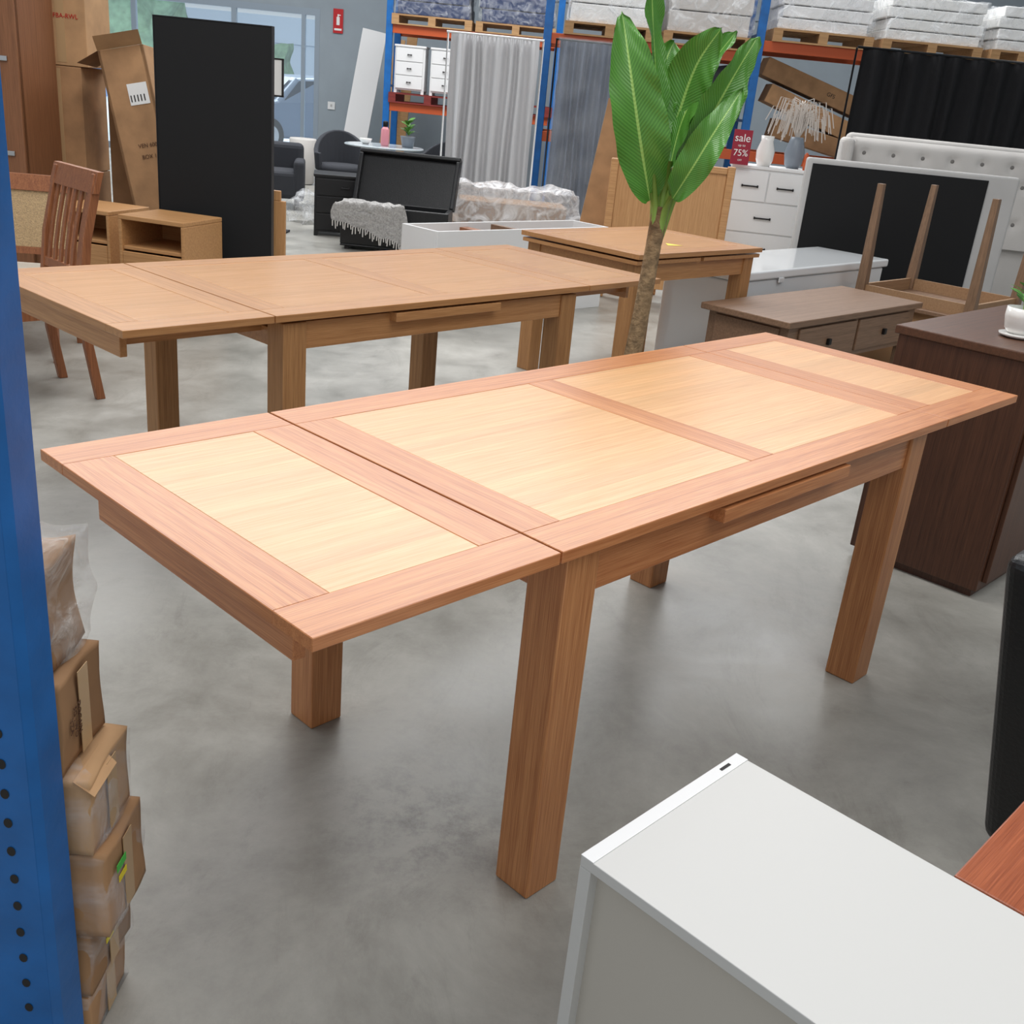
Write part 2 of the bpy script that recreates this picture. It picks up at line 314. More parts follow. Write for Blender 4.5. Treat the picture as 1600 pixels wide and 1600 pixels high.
def car(u,v,yaw):
    r=ruv('car','silver parked hatchback seen through the glass door','car',u,v,-.02,yaw)
    prof=[(-2.1,.28),(-2.15,.62),(-1.95,.86),(-1.15,.98),(-.55,1.4),(.75,1.46),(1.55,1.1),(2.05,1.0),(2.12,.6),(2.05,.28)]
    V=[];n=len(prof)
    for y,sc in ((-.86,1),(.86,1)):
        for x,z in prof: V.append((x,y*(.82 if z>1.2 else 1),z))
    F=[tuple(range(n)),tuple(range(2*n-1,n-1,-1))]+[(i,(i+1)%n+0,(i+1)%n+n,i+n) for i in range(n)]
    F=[F[0][::-1],F[1][::-1]]+[f[::1] for f in F[2:]]
    mk('body',V,F,['silver'],None,r,bevel=.06,seg=3)
    for sy in (-1,1):
        V=[(-1.0,sy*.868,.98),(-.52,sy*.74,1.34),(.72,sy*.72,1.4),(1.35,sy*.868,1.05)]
        mk('side_window',V,[(0,1,2,3)],['cglass'],None,r)
        for x in (-1.35,1.35):
            lathe('wheel',[(.32,-.1),(.33,0),(.32,.1)],['tyre'],r,loc=(x,sy*.8,.33),rot=(math.pi/2,0,0))
            lathe('hubcap',[(.2,-.01),(.18,.01)],['metal'],r,loc=(x,sy*.91,.33),rot=(math.pi/2,0,0))
    mk('windscreen',[(-1.12,-.72,1.01),(-1.12,.72,1.01),(-.58,.62,1.38),(-.58,-.62,1.38)],[(0,1,2,3)],['cglass'],None,r,loc=(-.03,0,.02))
    for sy in (-1,1): lump('headlight',.1,.35,.14,['ceram'],r,loc=(-2.08,sy*.6,.62),amp=.01)
    bx('number_plate',[(-2.17,-2.15,-.22,.22,.4,.52)],['paper'],r)
car(-5.25,22.4,.95)
# ---------------------------------------------------------------- tables
def ext_table(loc,rz,Lx,W,h,ms,label,j=.486,lx=.533,leg=.088,border=.095):
    fx,fy,fz,px=ms
    r=root('dining_table',label,'table',loc,rz)
    th=.022; b=border; z1=h; z0=h-th; g=.0025
    def leaf(x0,x1,nm,mid=False):
        xs=[(x0,x1,0,b,z0,z1,0),(x0,x1,W-b,W,z0,z1,0),(x0,x0+b,b,W-b,z0,z1,1),(x1-b,x1,b,W-b,z0,z1,1)]
        if mid:
            c=(x0+x1)/2; m_=.045
            xs+=[(c-m_,c+m_,b,W-b,z0,z1,1),(x0+b,c-m_,b,W-b,z0,z1-.0006,2),(c+m_,x1-b,b,W-b,z0,z1-.0006,2)]
        else: xs+=[(x0+b,x1-b,b,W-b,z0,z1-.0006,2)]
        return bx(nm,xs,[fx,fy,px],r,bevel=.0012,seg=1)
    leaf(j+g,Lx-j-g,'table_top',True)
    leaf(0,j-g,'extension_leaf'); leaf(Lx-j+g,Lx,'extension_leaf')
    bx('leaf_skirt',[(.045,.067,.11,W-.13,z0-.082,z0)],[fy],r,bevel=.002)
    bx('leaf_skirt',[(Lx-.067,Lx-.045,.13,W-.11,z0-.082,z0)],[fy],r,bevel=.002)
    for y in (.16,W-.2):
        bx('slide_rail',[(.067,Lx-.067,y,y+.035,z0-.06,z0-.004)],[fx],r)
    q=.0254; top=z0-.012
    for x in (lx,Lx-lx-leg):
        for y in (q,W-q-leg):
            bx('leg',[(x,x+leg,y,y+leg,0,top)],[fz],r,bevel=.004)
    az=top-.088
    a=[(lx+leg,Lx-lx-leg,q+.008,q+.03,az,top),(lx+leg,Lx-lx-leg,W-q-.03,W-q-.008,az,top),
       (lx+.01,lx+.03,q+leg,W-q-leg,az,top-.03),(Lx-lx-.03,Lx-lx-.01,q+leg,W-q-leg,az,top-.03)]
    bx('apron',a,[fx],r,bevel=.002)
    bx('butterfly_leaf_pull',[(.965,1.47,-.002,.16,z0-.038,z0-.008)],[fx],r,bevel=.002)
    bx('inner_frame',[(j+.06,Lx-j-.06,.05,W-.05,z0-.012,z0)],['bmetal'],r)
    return r
ext_table((0,0,0),0,2.4776,.8641,.77,('fx','fy','fz','px'),'red-brown and honey oak extending dining table with both end leaves out')
ext_table((.54,1.66,0),math.radians(1.6),2.47,.93,.77,('f2x','f2y','f2z','p2x'),'tan oak extending dining table behind the red-brown one, leaves out')
r=root('dining_table','tan oak extending dining table with closed leaves and yellow sticker','table',(3.5,2.24,0),0)
bx('table_top',[(0,1.14,0,.1,.745,.77,0),(0,1.14,.73,.83,.745,.77,0),(0,.1,.1,.73,.745,.77,1),(1.04,1.14,.1,.73,.745,.77,1),(.1,1.04,.1,.73,.745,.7695,2)],['f2x','f2y','p2x'],r,bevel=.001)
bx('extension_leaf',[(.005,.555,.01,.82,.715,.735)],['f2y'],r,bevel=.002); bx('extension_leaf',[(.585,1.135,.01,.82,.715,.735)],['f2y'],r,bevel=.002)
for x in (.03,1.02):
    for y in (.03,.71): bx('leg',[(x,x+.09,y,y+.09,0,.715)],['f2z'],r,bevel=.004)
bx('apron',[(.12,1.02,.04,.06,.62,.715),(.12,1.02,.77,.79,.62,.715),(.04,.06,.12,.71,.62,.715),(1.08,1.10,.12,.71,.62,.715)],['f2x'],r)
mk('yellow_sticker',[(.5,.2,.771),(.6,.17,.771),(.57,.27,.771)],[(0,1,2)],['yellow'],None,r)
# ---------------------------------------------------------------- right side furniture
r=root('sideboard','espresso-brown oak sideboard beside the dining table','cabinet',(2.74,.04,0),0)
bx('body',[(.0,.95,0,.47,.03,.82,0)],['dark'],r,bevel=.003)
bx('top',[(-.012,.962,-.012,.482,.82,.85)],['darkx'],r,bevel=.004)
for k in range(2):
    d=bx('door',[(.03+k*.45,.47+k*.45,-.018,0,.06,.8)],['dark'],r,bevel=.003)
    lathe('knob',[(.006,0),(.012,.012),(.014,.02),(.008,.026)],['bmetal'],d,loc=(.43+k*.08,-.018,.5),rot=(math.pi/2,0,0))
bx('plinth',[(.02,.93,.02,.45,0,.03)],['dark'],r)
r=root('potted_plant','small trailing plant in a white ceramic pot on the sideboard','plant',(2.98,.21,.85))
lathe('saucer',[(.04,0),(.06,.008),(.062,.014)],['ceram'],r)
lathe('pot',[(.035,.014),(.048,.03),(.056,.07),(.055,.1),(.05,.1),(.046,.085)],['ceram'],r)
def smallleaf(parent,p0,d,ln,wd,mat='leaf'):
    d=Vector(d).normalized(); s=d.cross(Vector((0,0,1)));
    s=s.normalized() if s.length>.01 else Vector((1,0,0)); V=[];F=[];n=8
    for i in range(n+1):
        t=i/n; c=Vector(p0)+d*ln*t+Vector((0,0,-.35*ln*t*t)); w_=wd*math.sin(math.pi*min(1,t*.93+.05))
        V+=[c-s*w_,c+Vector((0,0,-.1*w_)),c+s*w_]
    for i in range(n):
        a=i*3; F+=[(a,a+1,a+4,a+3),(a+1,a+2,a+5,a+4)]
    o=mk('leaf',V,F,[mat],None,parent,smooth=True)
    ul=o.data.uv_layers.new(name='UVMap')
    for lp in o.data.loops:
        vi=lp.vertex_index; ul.data[lp.index].uv=((vi%3)-1,(vi//3)/n*3)
    return o
for a in range(9):
    an=a*.75; smallleaf(r,(.015*math.cos(an),.015*math.sin(an),.1+.016*a),(math.cos(an),math.sin(an),.9),.07,.02)
tube('stem',[(0,0,.08),(-.01,.01,.16),(-.02,.02,.24)],.003,['stem'],r)
r=root('coffee_table','grey-brown wooden coffee table with two drawers','table',(4.16,1.7,0),0)
bx('top',[(-.07,1.5,-.03,.53,.465,.5)],['grb'],r,bevel=.006,seg=3)
bx('body',[(-.02,1.47,0,.50,.24,.465)],['grb'],r,bevel=.003)
for x in (-.02,1.41):
    for y in (0,.44): bx('leg',[(x,x+.06,y,y+.06,0,.24)],['grbz'],r,bevel=.004)
for k in range(2):
    d=bx('drawer',[(.08+k*.66,.71+k*.66,-.015,0,.27,.45)],['grb'],r,bevel=.004)
    bx('handle',[(.38+k*.66,.41+k*.66,-.035,-.015,.34,.375)],['bmetal'],d,bevel=.004)
bx('side_panel',[(-.032,-.02,.05,.45,.27,.45)],['grb'],r,bevel=.003)
r=root('low_cabinet','glossy white low storage cabinet with rounded top edge','cabinet',(4.67,2.37,0),.02)
bx('body',[(.02,1.96,.02,.56,.0,.54)],['gloss'],r,bevel=.01,seg=3)
bx('lid',[(0,1.99,0,.58,.545,.6)],['gloss'],r,bevel=.012,seg=4)
for x in (.45,1.6): bx('clasp',[(x,x+.06,-.006,.003,.52,.55)],['white'],r,bevel=.003)
r=root('side_table','grey-brown table stacked upside down with its legs in the air','table',(5.9,1.45,.4),0)
bx('table_top',[(-.05,.85,-.05,.85,0,.025)],['grb'],r,bevel=.003)
bx('apron',[(0,.8,.02,.04,.025,.1),(0,.8,.76,.78,.025,.1),(.02,.04,0,.8,.025,.1),(.76,.78,0,.8,.025,.1)],[wood('tan_apron_wood',srgb(140,106,76),srgb(172,136,100),0,rough=.6)],r)
for x in (.03,.77):
    for y in (.03,.77):
        V=[];s0,s1=.032,.02; ox=-.03 if x<.4 else .03
        for z,s,o_ in ((.025,s0,0),(.74,s1,ox)):
            V+=[(x-s+o_,y-s,z),(x+s+o_,y-s,z),(x+s+o_,y+s,z),(x-s+o_,y+s,z)]
        mk('leg',V,BF,['grbz'],None,r,bevel=.003)
tag(bx('cardboard_box',[(5.9,6.65,1.5,2.2,0,.4)],['card']),'plain cardboard box under an upturned table','box')
r=ruv('upholstered_bed_base','beige-grey upholstered bed base with black lining, on its side','bed',2.72,8.3,0,-.06)
bx('frame',[(-.75,.83,-.04,.06,0,1.22)],['gf2'],r,bevel=.02,seg=3)
bx('black_lining',[(-.71,.6,-.05,-.04,0.05,1.18)],['black'],r,bevel=.002)
r=ruv('bed_headboard','light grey tufted fabric headboard with curved wings','bed',3.6,9.15,0,-.12)
bx('headboard',[(-1.12,1.35,.03,.14,0,1.42)],['gf'],r,bevel=.05,seg=5)
btn=[(-.96+k*.24+(j%2)*.12,1.27-j*.15) for k in range(10) for j in range(4) if -1.05<-.96+k*.24+(j%2)*.12<1.3]
V=[];F=[];nx,nz=110,36
for k in range(nz+1):
    for i in range(nx+1):
        x=-1.07+2.37*i/nx; z=.62+.77*k/nz
        e=min(1,(x+1.07)/.06,(1.30-x)/.06,(1.39-z)/.06); y=-.07*max(0,e)**.5
        dm=min((x-a)**2+(z-b)**2 for a,b in btn); y+=.035*math.exp(-dm/.0016)
        V.append((x,y+.03,z))
for k in range(nz):
    for i in range(nx): a=k*(nx+1)+i; F.append((a,a+1,a+nx+2,a+nx+1))
mk('tufted_panel',V,F,['gf'],None,r,smooth=True)
for x in (-1.16,1.28): bx('wing',[(x,x+.09,-.2,.14,0,1.38)],['gf'],r,bevel=.04,seg=4)
for a,b in btn: lathe('button',[(.017,0),(.016,.008),(.007,.013)],['butn'],r,loc=(a,-.005,b),rot=(math.pi/2,0,0),n=12)
r=root('bookcase','pale grey-white laminate bookcase with open side','cabinet',(.23,-1.25,0),0)
w_,d_,h_=.38,.94,.5
bx('top',[(0,w_,0,d_,h_-.018,h_,0)],['grwh'],r,bevel=.0015)
bx('side',[(0,w_,d_-.02,d_,0,h_-.018)],['grwh'],r,bevel=.001); bx('side',[(0,w_,0,.02,0,h_-.018)],['grwh'],r,bevel=.001)
bx('back_panel',[(.018,.03,.02,d_-.02,0,h_-.018)],['taupe'],r)
bx('divider',[(.003,.018,d_/2+.06,d_/2+.08,0,h_-.018)],['grwh'],r,bevel=.001)
bx('edge_strip',[(.0,w_,d_-.022,d_,h_,h_+.001)],['white'],r)
bx('bracket',[(w_-.06,w_-.035,d_-.013,d_-.008,h_+.001,h_+.002)],['bmetal'],r)
r=root('coffee_table','polished red timber coffee table next to white bookcase','table',(.613,-1.29,0))
bx('table_top',[(0,.55,0,.62,.47,.5)],['redwx'],r,bevel=.003)
for x in (.03,.46):
    for y in (.03,.53): bx('leg',[(x,x+.06,y,y+.06,0,.47)],['redw'],r,bevel=.003)
r=root('armchair','black leather armchair with flared rounded back','chair',(1.25,-1.15,0))
mk('backrest',[(.14,.5,.05),(.88,.5,.05),(.88,.64,.05),(.14,.64,.05),(0,.56,.74),(1.0,.56,.74),(1.0,.72,.74),(0,.72,.74)],BF,['leather'],None,r,bevel=.035,seg=5)
bx('arm',[(.14,.28,0,.56,.05,.54)],['leather'],r,bevel=.04,seg=4); bx('arm',[(.74,.88,0,.56,.05,.54)],['leather'],r,bevel=.04,seg=4)
bx('seat',[(.27,.75,.02,.54,.08,.4)],['leather'],r,bevel=.05,seg=4)
for x in (.2,.78):
    for y in (.06,.54): bx('foot',[(x,x+.04,y,y+.04,0,.06)],['bmetal'],r)
# ---------------------------------------------------------------- near left: rack upright and stack of boxes
r=ruv('rack_upright','blue perforated steel pallet rack upright','pallet rack',-.583,1.1,0)
bx('column',[(-.15,-.016,0,.003,0,2.9),(-.15,-.147,0,.06,0,2.9)],['blue'],r,bevel=.001)
mk('flange',[(-.016,0,0),(-.006,.012,0),(0,.06,0),(0,.06,2.9),(-.006,.012,2.9),(-.016,0,2.9),(-.019,.003,0),(-.009,.014,0),(-.003,.06,0),(-.003,.06,2.9),(-.009,.014,2.9),(-.019,.003,2.9)],[(0,1,4,5),(1,2,3,4),(6,11,10,7),(7,10,9,8),(2,8,9,3)],['blue'],None,r)
V=[];F=[]
for k in range(56):
    for cx in (-.049,-.112):
        z=.06+k*.0475; n0=len(V)
        for i in range(12):
            a=2*math.pi*i/12; V.append((cx+.006*math.cos(a),-.0008,z+.008*math.sin(a)))
        F.append(tuple(range(n0,n0+12)))
mk('punched_holes',V,F,['ink'],None,r)['kind']='stuff'
bx('base_plate',[(-.17,.01,-.03,.062,0,.006)],['blue'],r)
stack=[(.28,.14,.0,.099,0,'card',-.582),(.28,.14,.102,.116,.0,'cardd',-.572),(.32,.145,.221,.148,0,'card',-.542),(.32,.14,.373,.131,.0,'cardl',-.558),(.26,.135,.508,.148,0,'cardd',-.59)]
for i,(sx,sy,z,hh,yw,mt,re_) in enumerate(stack):
    r=ruv('cardboard_box','worn brown carton in a stack beside the blue post','box',re_-sx/2,1.178+sy/2,z,yw,'cartons stacked by the rack post')
    lump('carton',sx,sy,hh-.002,[mt],r,amp=.007,fr=10,seed=i*5.3,n=14)
    if i<4: lump('plastic_wrap',sx+.006,sy+.006,hh*.975,['film2'],r,amp=.009,fr=14,seed=i*3.7+9,n=18)
    X=sx/2+.0065
    bx('packing_tape',[(X-.003,X-.002,-.012,.02,.004,hh-.01)],['tape'],r)
    if i==2:
        bx('green_sticker',[(X,X+.001,-.045,-.012,.1,.113)],['green'],r); bx('yellow_sticker',[(X,X+.001,-.04,-.012,.078,.089)],['yellow'],r)
    if i==1: bx('yellow_sticker',[(X,X+.001,-.03,-.004,.065,.075)],['yellow'],r)
    if i==4:
        Rm=(Matrix.Rotation(math.pi/2,3,'Z')@Matrix.Rotation(math.pi/2,3,'X')@Matrix.Rotation(-math.pi/2,3,'Z')).to_euler()
        for k,s in enumerate(['YZA','5G : WO','DOGAIN']):
            text('printed_lettering',s,.013,'inkb',r,loc=(X,-.045+.013*k,.07),rot=Rm)
    if i==3: mk('torn_flap',[(sx/2-.02,-sy/2,hh-.002),(sx/2+.012,-sy/2-.005,hh-.02),(sx/2+.014,.0,hh-.015),(sx/2-.02,.02,hh-.001)],[(0,1,2,3)],['cardl'],None,r)
r=ruv('wrapped_bundle','crumpled clear plastic bag of brown goods on the cartons','package',-.70,1.26,.66)
lump('contents',.18,.11,.15,['cardd'],r,amp=.02,fr=8,seed=3,n=14); lump('plastic_wrap',.20,.135,.175,['bag'],r,amp=.022,fr=12,seed=5,n=26)
# ---------------------------------------------------------------- big plant
r=root('artificial_banana_plant','tall artificial banana plant with broad green leaves','plant',(2.68,1.56,0),A0)
lathe('pot',[(.1,0),(.13,.02),(.15,.24),(.14,.25),(.12,.22)],['blk'],r)
tube('trunk',[(-.03,0,.15),(-.02,0,.4),(0,0,.7),(.01,0,.95),(.02,0,1.1)],[.040,.037,.033,.031,.036],['trunk'],r,n=14)
def bigleaf(parent,pts,wd,tw=0,fold=.3,seed=0,bend=0):
    P=[Vector(p) for p in pts]
    def cr(t):
        n=len(P)-1; s=t*n; i=min(int(s),n-1); f=s-i
        p0=P[max(i-1,0)];p1=P[i];p2=P[i+1];p3=P[min(i+2,n)]
        return .5*((2*p1)+(p2-p0)*f+(2*p0-5*p1+4*p2-p3)*f*f+(3*p1-p0-3*p2+p3)*f**3)
    n=34;m=8;V=[];F=[]
    for i in range(n+1):
        t=i/n; c=cr(t); d=(cr(min(1,t+.02))-cr(max(0,t-.02))).normalized()
        s=d.cross(Vector((0,-1,0))); s=s.normalized(); s=Matrix.Rotation(tw,3,d)@s; nn=s.cross(d)
        w_=wd*(math.sin(math.pi*min(1,(t*.97+.03))**.85)**.75)
        if t>.97: w_*=.4
        for k in range(-m,m+1):
            q=k/m
            rp=(.012*math.sin(t*15+seed+(2 if k>0 else 0))+.006*math.sin(t*37+seed*2+k))*abs(q)
            V.append(c+s*w_*q+nn*(abs(q)**1.4*fold*w_+rp))
    W_=2*m+1
    for i in range(n):
        for k in range(2*m): a=i*W_+k; F.append((a,a+1,a+W_+1,a+W_))
    o=mk('leaf',V,F,['leaf'],None,parent,smooth=True)
    ul=o.data.uv_layers.new(name='UVMap')
    for lp in o.data.loops:
        vi=lp.vertex_index; ul.data[lp.index].uv=((vi%W_-m)/m,(vi//W_)/n*2)
    return o
LV=[([(-.03,-.02,1.12),(-.10,-.07,1.33),(-.165,-.08,1.55),(-.225,-.03,1.77)],.108,.25,1),
    ([(-.01,.04,1.3),(-.07,.06,1.6),(-.12,.05,1.85),(-.16,0,2.1)],.055,.9,2),
    ([(.02,.05,1.26),(.045,.08,1.44),(.085,.06,1.62),(.15,0,1.75)],.10,-.35,3),
    ([(.07,-.02,1.24),(.14,-.04,1.41),(.21,-.04,1.58),(.285,0,1.73)],.084,.4,4),
    ([(.05,-.08,1.14),(.105,-.13,1.27),(.165,-.13,1.4),(.25,-.07,1.55)],.068,-.25,5),
    ([(-.02,.02,1.25),(-.05,.1,1.45),(-.03,.15,1.6),(.0,.18,1.7)],.08,.1,6),
    ([(.03,.0,1.24),(.06,.06,1.42),(.13,.1,1.6),(.22,.1,1.75)],.07,-.8,7)]
for pts,wd,tw,sd in LV:
    bigleaf(r,pts,wd,tw,seed=sd)
    p0=Vector(pts[0]); tube('stem',[(.02,0,.98),((.02+p0.x)/2,p0.y/2,(1.02+p0.z)/2+.02),tuple(p0+Vector((0,0,.03)))],[.02,.014,.009],['stem'],r,n=8)
for k in range(6):
    a=k*1.3; tube('stem',[(.015,0,.92),(.02+.035*math.cos(a),.03*math.sin(a),1.1),(.02+.08*math.cos(a),.05*math.sin(a),1.26)],[.018,.013,.005],['stem'],r,n=8)
# ---------------------------------------------------------------- left: chairs, nightstands, wardrobe, boxes
def slatchair(x,y,rz,label,cane=False):
    r=root('dining_chair',label,'chair',(x,y,0),rz)
    for sx in (-1,1):
        P=[(sx*.2,.24,0),(sx*.2,.2,.25),(sx*.2,.19,.45),(sx*.195,.22,.7),(sx*.19,.29,.98)]
        V=[];F=[]
        for q in P: 
            a,b=.016,.02; V+=[(q[0]-a,q[1]-b,q[2]),(q[0]+a,q[1]-b,q[2]),(q[0]+a,q[1]+b,q[2]),(q[0]-a,q[1]+b,q[2])]
        F.append((0,3,2,1)); n=len(P)
        for i in range(n-1):
            for k in range(4): F.append((i*4+k,i*4+(k+1)%4,(i+1)*4+(k+1)%4,(i+1)*4+k))
        F.append(tuple((n-1)*4+k for k in range(4)))
        mk('leg',V,F,['redw'],None,r,bevel=.004)
    for sx in (-1,1):
        V=[]
        for z,s in ((0,.014),(.43,.02)): V+=[(sx*.2-s,-.2-s,z),(sx*.2+s,-.2-s,z),(sx*.2+s,-.2+s,z),(sx*.2-s,-.2+s,z)]
        mk('leg',V,BF,['redw'],None,r,bevel=.003)
    bx('seat',[(-.23,.23,-.23,.2,.44,.49)],['beige'],r,bevel=.02,seg=4)
    bx('seat_rail',[(-.2,.2,-.21,-.19,.38,.44),(-.2,.2,.18,.2,.38,.44),(-.21,-.19,-.2,.2,.38,.44),(.19,.21,-.2,.2,.38,.44)],['redw'],r)
    V=[];F=[];fm=[]
    def slab(x0,x1,zs,th,mi=0):
        n0=len(V)
        for z in zs:
            yb=.19+(.1*((z-.45)/.53)**1.6 if z>.45 else 0)
            V.extend([(x0,yb-th,z),(x1,yb-th,z),(x1,yb+th,z),(x0,yb+th,z)])
        n=len(zs)
        F.append((n0,n0+3,n0+2,n0+1)); fm.append(mi)
        for i in range(n-1):
            for k in range(4): F.append((n0+i*4+k,n0+i*4+(k+1)%4,n0+(i+1)*4+(k+1)%4,n0+(i+1)*4+k)); fm.append(mi)
        F.append(tuple(n0+(n-1)*4+k for k in range(4))); fm.append(mi)
    slab(-.22,.22,[.9,.95,.99],.014); slab(-.19,.19,[.54,.58],.01)
    if cane: slab(-.18,.18,[.58,.7,.8,.9],.004,1)
    else:
        for k in range(6): x0=-.165+k*.06; slab(x0,x0+.026,[.56,.65,.75,.85,.92],.006)
    mk('backrest',V,F,['redw','cane'],fm,r,bevel=.002)
    return r
slatchair(1.03,3.68,-math.pi/2,'red-brown wooden dining chair with slatted back and pale seat')
slatchair(1.32,4.42,-math.pi/2+.9,'brown wooden dining chair with woven cane back',True).scale=(1,1,.86)
def nightstand(u,v,yaw,label,h=.63,w=.42,d=.4):
    r=ruv('nightstand',label,'table',u,v,0,yaw,'light oak nightstands')
    bx('body',[(-w/2,w/2,-d/2,d/2,h-.025,h),(-w/2,-w/2+.02,-d/2,d/2,.1,h-.025),(w/2-.02,w/2,-d/2,d/2,.1,h-.025),(-w/2,w/2,-d/2,d/2,.1,.12),(-w/2,w/2,d/2-.01,d/2,.12,h-.025),(-w/2+.02,w/2-.02,-d/2+.01,d/2,h-.19,h-.17)],['oak'],r,bevel=.004)
    d_=bx('drawer',[(-w/2+.022,w/2-.022,-d/2,-d/2+.02,.13,h-.2)],['oak'],r,bevel=.003)
    lathe('knob',[(.008,0),(.014,.015),(.01,.022)],['oakz'],d_,loc=(0,-d/2,.3),rot=(math.pi/2,0,0),n=14)
    for x in (-w/2+.02,w/2-.05):
        for y in (-d/2+.02,d/2-.05): bx('leg',[(x,x+.03,y,y+.03,0,.1)],['oakz'],r)
nightstand(-2.12,6.05,-.25,'light oak open-topped nightstand with one drawer')
nightstand(-2.66,6.35,-.25,'light oak open-topped nightstand with one drawer',h=.61)
r=ruv('wardrobe','tall brown wooden wardrobe with metal hinges','wardrobe',-3.80,6.75,0,0)
bx('body',[(-.55,.53,0,.03,.0,2.3),(-.55,-.52,0,.5,0,2.3),(.5,.53,0,.5,0,2.3),(-.55,.53,0,.5,2.27,2.3),(-.55,.53,0,.5,0,.05)],['ward'],r,bevel=.002)
d=bx('door',[(-.02,.53,-.022,-.002,.05,2.26)],['ward'],r,bevel=.002); d2=bx('door',[(-.55,-.03,-.022,-.002,.05,2.26)],['ward'],r,bevel=.002)
for z in (.75,1.3,1.8):
    bx('hinge',[(.2,.26,-.034,-.022,z,z+.04)],['metal'],d,bevel=.004); bx('hinge',[(.42,.47,-.034,-.022,z+.06,z+.09)],['metal'],d,bevel=.004)
zz=0
for i,(hh,ww,mt) in enumerate([(.68,.42,'cardd'),(.68,.42,'card'),(.9,.5,'cardl')]):
    r=ruv('cardboard_box','brown carton stacked in a tall pile by the wardrobe','box',-3.15-ww/2+ (.0 if i<2 else .05),7.55,zz,0,'tall pile of cartons')
    bx('carton',[(-ww/2,ww/2,-.2,.2,0,hh-.004)],[mt],r,bevel=.004)
    bx('packing_tape',[(ww/2-.2,ww/2-.14,-.202,-.2,.02,hh-.02)],['tape'],r)
    if i==2: text('printed_lettering','FBA-RWL',.04,'red',r,loc=(.12,-.204,.3),rot=(math.pi/2,0,0)); text('printed_lettering','10/06 50',.04,'inkb',r,loc=(.12,-.204,.5),rot=(math.pi/2,0,0))
    zz+=hh
x,y=uv(-2.42,7.0)
r=root('cardboard_box','tall open carton leaning sideways with shipping labels','box',(x,y,0),A0); r.rotation_euler=(math.radians(-4),math.radians(-13),A0)
bx('carton',[(-.17,.13,0,.02,0.03,1.55),(-.17,.13,.28,.3,.03,1.55),(.11,.13,0,.3,.03,1.55),(-.17,-.15,0,.3,.03,1.55),(-.17,.13,0,.3,.03,.05)],['card'],r,bevel=.003)
mk('carton_flap',[(-.17,0,1.55),(.13,0,1.55),(.16,-.1,1.62),(-.14,-.1,1.62)],[(0,1,2,3)],['cardl'],None,r)
mk('carton_flap',[(-.17,0,1.55),(-.17,.3,1.55),(-.32,.3,1.5),(-.32,0,1.5)],[(0,1,2,3)],['cardd'],None,r)
bx('shipping_label',[(-.03,.1,-.003,-.001,1.2,1.33)],['paper'],r)
for k in range(5): bx('printed_bar',[(-.02+k*.022,-.013+k*.022,-.005,-.003,1.22,1.26)],['ink'],r)
text('printed_lettering','VEN 6002',.035,'inkb',r,loc=(.03,-.004,.95),rot=(math.pi/2,0,0)); text('printed_lettering','BOX 1/2',.035,'inkb',r,loc=(.03,-.004,.88),rot=(math.pi/2,0,0))
tag(bx('cardboard_box',[(-.20,.14,0,.22,0,1.45)],['cardd'],loc=luv(-2.84,7.5),rot=(0,0,A0),bevel=.003),'dark brown upright carton behind the leaning one','box')
r=ruv('display_board','tall flat black felt display board','board',-1.955,6.35,0,.0)
bx('panel',[(-.335,.335,0,.05,0,1.68)],['black'],r,bevel=.003); bx('edging',[(-.34,-.335,-.002,.052,0,1.68),(.335,.34,-.002,.052,0,1.68),(-.34,.34,-.002,.052,1.68,1.685)],['blk'],r)
tag(bx('timber_panel',[(0,.09,0,.03,0,.72),(-.0,.06,0,.03,.72,.78)],['oakz'],loc=luv(-1.66,6.5),rot=(0,0,A0),bevel=.004),'light timber bed rail standing on end','board')
r=ruv('whiteboard','small whiteboard with black frame on a dark stand','board',-2.66,10.2,0)
bx('board',[(-.16,.16,0,.02,1.25,1.55)],['paper'],r); bx('frame',[(-.17,-.155,-.005,.025,1.24,1.56),(.155,.17,-.005,.025,1.24,1.56),(-.17,.17,-.005,.025,1.55,1.565),(-.17,.17,-.005,.025,1.235,1.25)],['blk'],r)
bx('stand',[(-.02,.02,.03,.07,0,1.24),(-.2,.2,-.1,.2,0,.02)],['dg'],r,bevel=.005)
r=ruv('armchair','dark grey fabric armchair near the glass door','chair',-3.2,12.4,0,.2)
bx('seat',[(-.35,.35,-.35,.3,.12,.42)],['dg'],r,bevel=.05,seg=3); bx('backrest',[(-.4,.4,.2,.38,.12,.7)],['dg'],r,bevel=.06,seg=3)
for x0 in (-.42,.3): bx('arm',[(x0,x0+.12,-.35,.3,.1,.54)],['dg'],r,bevel=.04,seg=3)
for x in (-.35,.31):
    for y in (-.3,.3): bx('leg',[(x,x+.04,y,y+.04,0,.12)],['bmetal'],r)
tag(lump('plastic_wrap_pile',.45,.3,.3,['film'],loc=luv(-2.4,11.3),amp=.12,fr=6,seed=2,n=14),'crumpled clear plastic wrap on the floor','plastic wrap')
